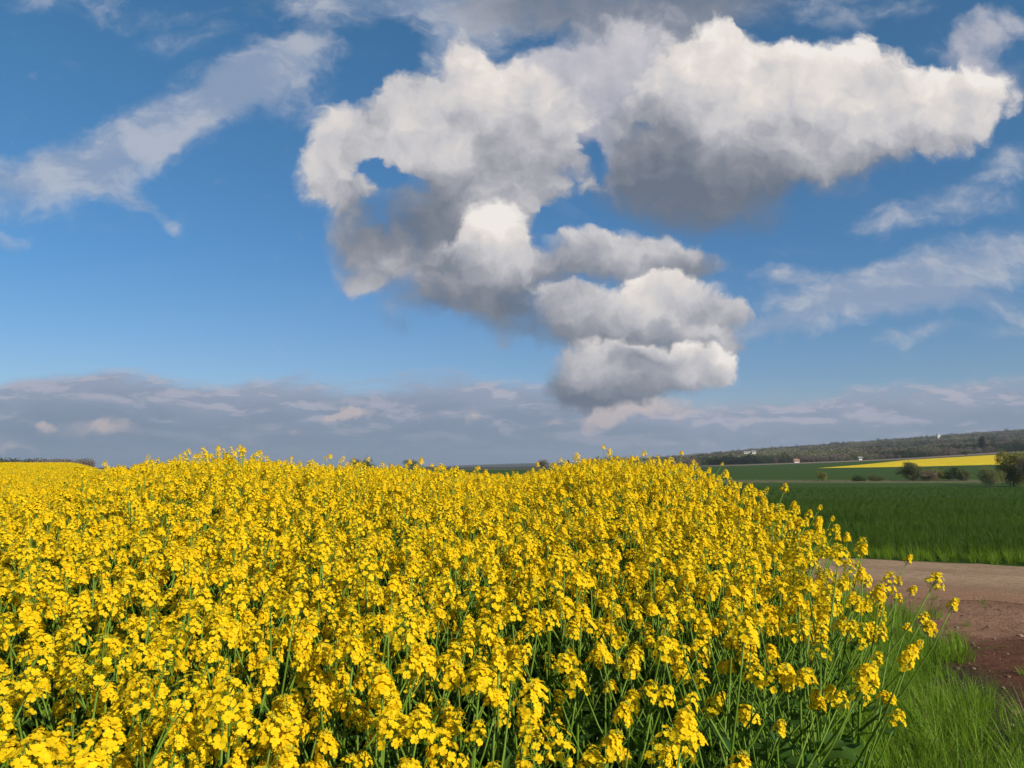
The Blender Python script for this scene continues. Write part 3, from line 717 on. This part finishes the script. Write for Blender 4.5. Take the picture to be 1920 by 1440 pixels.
def crown_mb(rnd, centre, radii, n, size, lobes=7, hollow=.35, flat=.0):
    """leaf-sized faces in clumps through an uneven volume"""
    mb = MB(); L_ = []
    for i in range(lobes):
        a = rnd.uniform(0, 6.28); e = rnd.uniform(-1.2, 1.1); q = rnd.uniform(.35, .72)
        L_.append((Vector((math.cos(a)*math.cos(e)*q*radii[0], math.sin(a)*math.cos(e)*q*radii[1], math.sin(e)*q*radii[2])), rnd.uniform(.28, .52)))
    nc = max(1, n//14)
    for _ in range(nc):
        c, lr = rnd.choice(L_)
        d = Vector((rnd.gauss(0, 1), rnd.gauss(0, 1), rnd.gauss(0, 1))).normalized()*(hollow+(1-hollow)*rnd.random()**.5)*rnd.choice((1, 1, 1, 1.18))
        c = centre+c+Vector((d.x*radii[0], d.y*radii[1], d.z*radii[2]))*lr
        for _ in range(14):
            p = c+Vector((rnd.gauss(0, 1), rnd.gauss(0, 1), rnd.gauss(0, 1)))*size*2.1
            a, b, _n = frame((rnd.gauss(0, 1), rnd.gauss(0, 1), rnd.gauss(0, 1)+.3), rnd.uniform(0, 6.28)); s_ = size*rnd.uniform(.6, 1.3)
            mb.add([p-a*s_, p+b*s_*.6, p+a*s_, p-b*s_*.6], [(0, 1, 2, 3)], 0)
    return mb, L_
def make_tree(name, label, cat, px, row_base, depth, h, w, kind='olive', n=3000, trunk=.25, seed=0, group=None, bark_m=None, leafsize=None, stems=1, lobes=7, sprawl=0.):
    rnd = random.Random(seed); X_ = (px-CXP)*depth/F; z0 = float(ground_z([X_], [depth])[0])
    root = bpy.data.objects.new(name, None); C.collection.objects.link(root); root.location = (X_, depth, z0-.05); tag(root, label, cat, group)
    size = (leafsize or max(.09, h*.018))*1.15; n = int(n*1.9); lobes += 5
    cc = Vector((0, 0, h*(trunk+(1-trunk)*.5))); rad = (w/2, w/2, h*(1-trunk)/2*1.02)
    cm, L_ = crown_mb(rnd, cc, rad, n, size, lobes)
    tb = MB()
    for k in range(stems):
        off = Vector((rnd.uniform(-.5, .5), rnd.uniform(-.5, .5), 0))*w*(.25 if stems > 1 else 0)
        top = cc+off*1.2+Vector((0, 0, h*.12))
        tb.tube([off, off.lerp(top, .35)+Vector((rnd.uniform(-.1, .1)*h*.2, 0, 0)), off.lerp(top, .7), top], [h*.016/stems**.4, h*.013/stems**.4, h*.008/stems**.4, h*.003], 6)
        for c, lr in L_:
            b0 = off.lerp(top, rnd.uniform(.3, .7)); b1 = cc+c
            if stems > 1 and rnd.random() < .5: continue
            tb.tube([b0, b0.lerp(b1, .5)+Vector((0, 0, -.03*h)), b1, b1+(b1-b0)*.35], [h*.006, h*.005, h*.003, h*.001], 5)
    new_obj('trunk' if stems == 1 else 'stems', tb.mesh('trunk', [bark_m or BARK]), root)
    new_obj('crown', cm.mesh('crown', [CM[kind]], False), root)
    return root
make_tree('round_bush', 'round dark olive bush standing at the left end of the hedge beyond the wheat', 'bush', 1700, 895, 172, 4.6, 6.0, 'dark', 4200, .02, 1, stems=3)
make_tree('reddish_bush', 'low reddish brown bush beside the round olive bush', 'bush', 1731, 897, 171, 2.4, 5.0, 'brown', 2200, .02, 2, stems=3)
make_tree('green_bush', 'green bush in the middle of the hedge, right of the reddish brown bush', 'bush', 1750, 897, 173, 2.9, 4.6, 'olive', 2200, .03, 3, stems=3)
make_tree('green_bush', 'tallest green bush of the hedge, next to its right end', 'bush', 1774, 897, 172, 3.5, 4.8, 'green', 2500, .03, 4, stems=3)
make_tree('green_bush', 'bush at the right end of the hedge, leaning towards the willow', 'bush', 1798, 897, 171, 2.8, 3.6, 'dark', 2000, .03, 5, stems=3)
make_tree('small_bush', 'small olive bush alone on the grass strip left of the yellow field tip', 'bush', 1536, 899, 168, 2.0, 2.2, 'olive', 1300, .05, 6, stems=2)
make_tree('low_bush', 'low dark bush in the grass strip, left one of the low pair', 'bush', 1607, 897, 169, 1.1, 4.2, 'green', 1300, .0, 7, stems=2)
make_tree('low_bush', 'low dark bush in the grass strip, right one of the low pair', 'bush', 1636, 897, 169, 1.3, 4.2, 'dark', 1300, .0, 8, stems=2)
make_tree('willow', 'pale green bushy willow with bare grey stems at the edge of the wheat', 'willow', 1851, 915, 118, 4.1, 4.6, 'willow', 4600, .06, 9, bark_m=PALEBARK, leafsize=.055, stems=5)
make_tree('leafy_tree', 'tall olive green tree behind the willow at the right edge', 'tree', 1893, 912, 126, 6.5, 6.2, 'olive', 7500, .02, 10, leafsize=.085, stems=3, lobes=10)
make_tree('leafy_tree', 'brownish tree cut by the right border beside the tall olive tree', 'tree', 1932, 912, 122, 5.8, 5.2, 'brown', 5500, .0, 11, leafsize=.08, stems=3)
make_tree('lone_tree', 'single small dark tree on the top edge of the far yellow field', 'tree', 1808, 858, 452, 3.6, 4.6, 'green', 1400, .2, 12)
make_tree('skyline_tree', 'round bare looking tree alone on the distant skyline', 'tree', 1018, 884, 300, 5.0, 4.6, 'brown', 1800, .25, 13)
make_tree('conifer', 'narrow dark pointed conifer on the distant skyline', 'conifer', 1065, 884, 300, 5.2, .9, 'conifer', 900, .1, 14, leafsize=.08)
make_tree('dark_tree', 'dark tree showing above the crop crest, left one of the dark clump', 'tree', 668, 888, 205, 5.0, 4.5, 'dark', 1800, .1, 15)
make_tree('dark_tree', 'dark tree showing above the crop crest, middle and tallest of the dark clump', 'tree', 690, 888, 205, 5.6, 5.0, 'dark', 2000, .1, 16)
make_tree('dark_tree', 'dark wide tree showing just above the crop, right of the dark clump', 'tree', 775, 888, 230, 4.6, 7.0, 'dark', 2000, .1, 17)
make_tree('dark_conifer', 'dark pointed conifer at the foot of the wooded hill above the yellow field', 'conifer', 1840, 850, 560, 14., 5.5, 'conifer', 1800, .05, 18, leafsize=.25)

def wood_col(g):
    loc = V(g, g.node('ShaderNodeObjectInfo').outputs['Location']); rn = obj_random(g)
    n = g.noise(g.vec('MULTIPLY', loc, (1., .45, 1.)), .014, 3, .65)
    f = (n-.5)*2.8 + .5 + (rn-.5)*.18
    c = g.ramp(f, [(.12, (.016, .024, .014)), (.30, (.055, .075, .026)), (.42, (.14, .105, .085)), (.58, (.18, .145, .110)), (.70, (.12, .145, .045)), (.88, (.22, .22, .10))])
    return leafy(g, c, (.09, .085, .04), .85, .05, .15)
WOODM = material('wood_crowns', wood_col)
def wood_crown(seed, h, w, n, size, conif=False):
    rnd = random.Random(seed); mb, _ = crown_mb(rnd, Vector((0, 0, h*.55)), (w/2, w/2, h*.48), n, size, 6)
    mb.tube([(0, 0, -1), (0, 0, h*.5)], [.25, .12], 4, 0)
    return mb
wc = hidden_collection('wood_crowns', [wood_crown(i, 9+1.2*(i % 3), 7.5+(i % 4), 170, .75).mesh('crown_%d' % i, [WOODM], False) for i in range(6)])
wx, wy = [], []
for y0, y1, dn in ((552, 640, 1/18.), (640, 900, 1/38.), (900, 1250, 1/55.), (1250, 1560, 1/42.)):
    a_, b_ = scatter(.08*y0, .86*y1, y0, y1, dn, rg); k_ = (a_ > .10*b_) & (a_ < .84*b_) & ~((y0 < 600) & (np.sin(a_*.021+1) < -.55) & (b_ < 575)); wx.append(a_[k_]); wy.append(b_[k_])
wx = np.concatenate(wx); wy = np.concatenate(wy)
scatter_obj('wood', 'far wooded hillside of bare brown and fresh green trees', list(zip(wx, wy, ground_z(wx, wy)-.5)), [(0, 0, rp.uniform(0, 6.28)) for _ in wx],
            np.where(rg.random(wx.size) > .93, 1.3, 1)*rg.uniform(.55, .95, wx.size)*np.interp(wy, [550, 620, 1500], [.52, .72, .86]), wc)
a_, b_ = scatter(-330, -225, 395, 430, 1/18., rg); k_ = a_ < -.565*b_
scatter_obj('wood', 'low dark wood on the horizon at the far left', list(zip(a_[k_], b_[k_], ground_z(a_[k_], b_[k_])-.3)), [(0, 0, rp.uniform(0, 6.28)) for _ in a_[k_]], rg.uniform(.40, .58, int(k_.sum())), wc)

# ------------------------------------------------------------------ far buildings
WALLW = material('white_wall', lambda g: principled(g, g.mix(g.noise(gen_pos(g), .6, 3), (.62, .60, .56), (.78, .76, .72)), .8, .2))
ROOFR = material('tile_roof', lambda g: principled(g, g.mix(g.noise(gen_pos(g), 1.5, 3), (.26, .13, .08), (.36, .19, .12)), .85, .1))
ROOFG = material('grey_roof', lambda g: principled(g, (.22, .22, .23), .7, .2))
DARKW = material('window_glass', lambda g: principled(g, (.03, .035, .045), .15, .5))
def house(name, label, cat, px, depth, L_, W, H, roof_h, roof_m, wall_m=WALLW, rz=0., lift=0., group=None, wins=3):
    X_ = (px-CXP)*depth/F; z0 = float(ground_z([X_], [depth])[0])+lift
    root = bpy.data.objects.new(name, None); C.collection.objects.link(root); root.location = (X_, depth, z0); root.rotation_euler = (0, 0, rz); tag(root, label, cat, group)
    a, b = L_/2, W/2; mb = MB()
    mb.add([(-a, -b, -2), (a, -b, -2), (a, b, -2), (-a, b, -2), (-a, -b, H), (a, -b, H), (a, b, H), (-a, b, H), (-a, 0, H+roof_h), (a, 0, H+roof_h)],
           [(0, 1, 5, 4), (2, 3, 7, 6), (1, 2, 6, 9, 5), (3, 0, 4, 8, 7)]); new_obj('wall', mb.mesh('wall', [wall_m], False), root)
    mb = MB(); e = .4; t = .15; k = roof_h/b
    for sgn in (-1, 1):
        y1_ = sgn*(b+e); z1 = H-e*k+.02
        vs = [(-a-e, y1_, z1), (a+e, y1_, z1), (a+e, 0, H+roof_h+.02), (-a-e, 0, H+roof_h+.02)]
        vs += [(v[0], v[1], v[2]+t) for v in vs]
        mb.add(vs, [(0, 1, 2, 3), (7, 6, 5, 4), (0, 4, 5, 1), (1, 5, 6, 2), (3, 2, 6, 7), (0, 3, 7, 4)])
    new_obj('roof', mb.mesh('roof', [roof_m], False), root)
    for i in range(wins):
        xx = -a+L_*(i+.5)/wins; mb = MB(); w_ = min(.6, L_/wins*.3)
        z1, z2 = H*.35, H*.75; y_ = -b-.03
        mb.add([(xx-w_, y_, z1), (xx+w_, y_, z1), (xx+w_, y_, z2), (xx-w_, y_, z2), (xx-w_, y_+.1, z1), (xx+w_, y_+.1, z1), (xx+w_, y_+.1, z2), (xx-w_, y_+.1, z2)], [(0, 1, 2, 3), (0, 4, 5, 1), (1, 5, 6, 2), (2, 6, 7, 3), (3, 7, 4, 0)])
        new_obj('window', mb.mesh('window', [DARKW], False), root)
    return root
house('farm_building', 'long low white farm building on the wooded slope above the crop', 'building', 1399, 900, 9, 5, 2.2, 1.0, ROOFG, lift=6.2, wins=3)
house('farm_building', 'short white farm building at the right end of the long white one', 'building', 1411, 900, 4.5, 5, 2.6, 1.1, ROOFG, lift=6.2, wins=2)
house('house', 'small house with an orange tiled roof at the foot of the wood', 'house', 1490, 548, 3.6, 3, 1.5, 1.1, ROOFR, lift=.1, wins=2)
house('house', 'tiny white house at the foot of the wood left of the yellow field', 'house', 1609, 548, 2.2, 2.4, 1.3, .9, ROOFG, lift=.3, wins=1)
house('tower_house', 'pale narrow house standing high on the wooded hill', 'house', 1758, 1250, 4.2, 4, 8, 2., ROOFG, lift=4, wins=1)

# ------------------------------------------------------------------ air
hz = bpy.data.materials.new('haze'); hz.use_nodes = True; t = hz.node_tree; t.nodes.clear()
pv = t.nodes.new('ShaderNodeVolumePrincipled'); pv.inputs['Density'].default_value = HAZE; pv.inputs['Color'].default_value = (.80, .87, 1., 1); pv.inputs['Anisotropy'].default_value = .2
t.links.new(pv.outputs[0], t.nodes.new('ShaderNodeOutputMaterial').inputs['Volume'])
mb = MB(); a, b, c, d, e, f = -17000, 17000, -80, 7200, -60, 135
mb.add([(x_, y_, z_) for z_ in (e, f) for y_ in (c, d) for x_ in (a, b)], [(0, 2, 3, 1), (4, 5, 7, 6), (0, 1, 5, 4), (2, 6, 7, 3), (0, 4, 6, 2), (1, 3, 7, 5)])
new_obj('haze', mb.mesh('haze', [hz], False), kind='stuff')
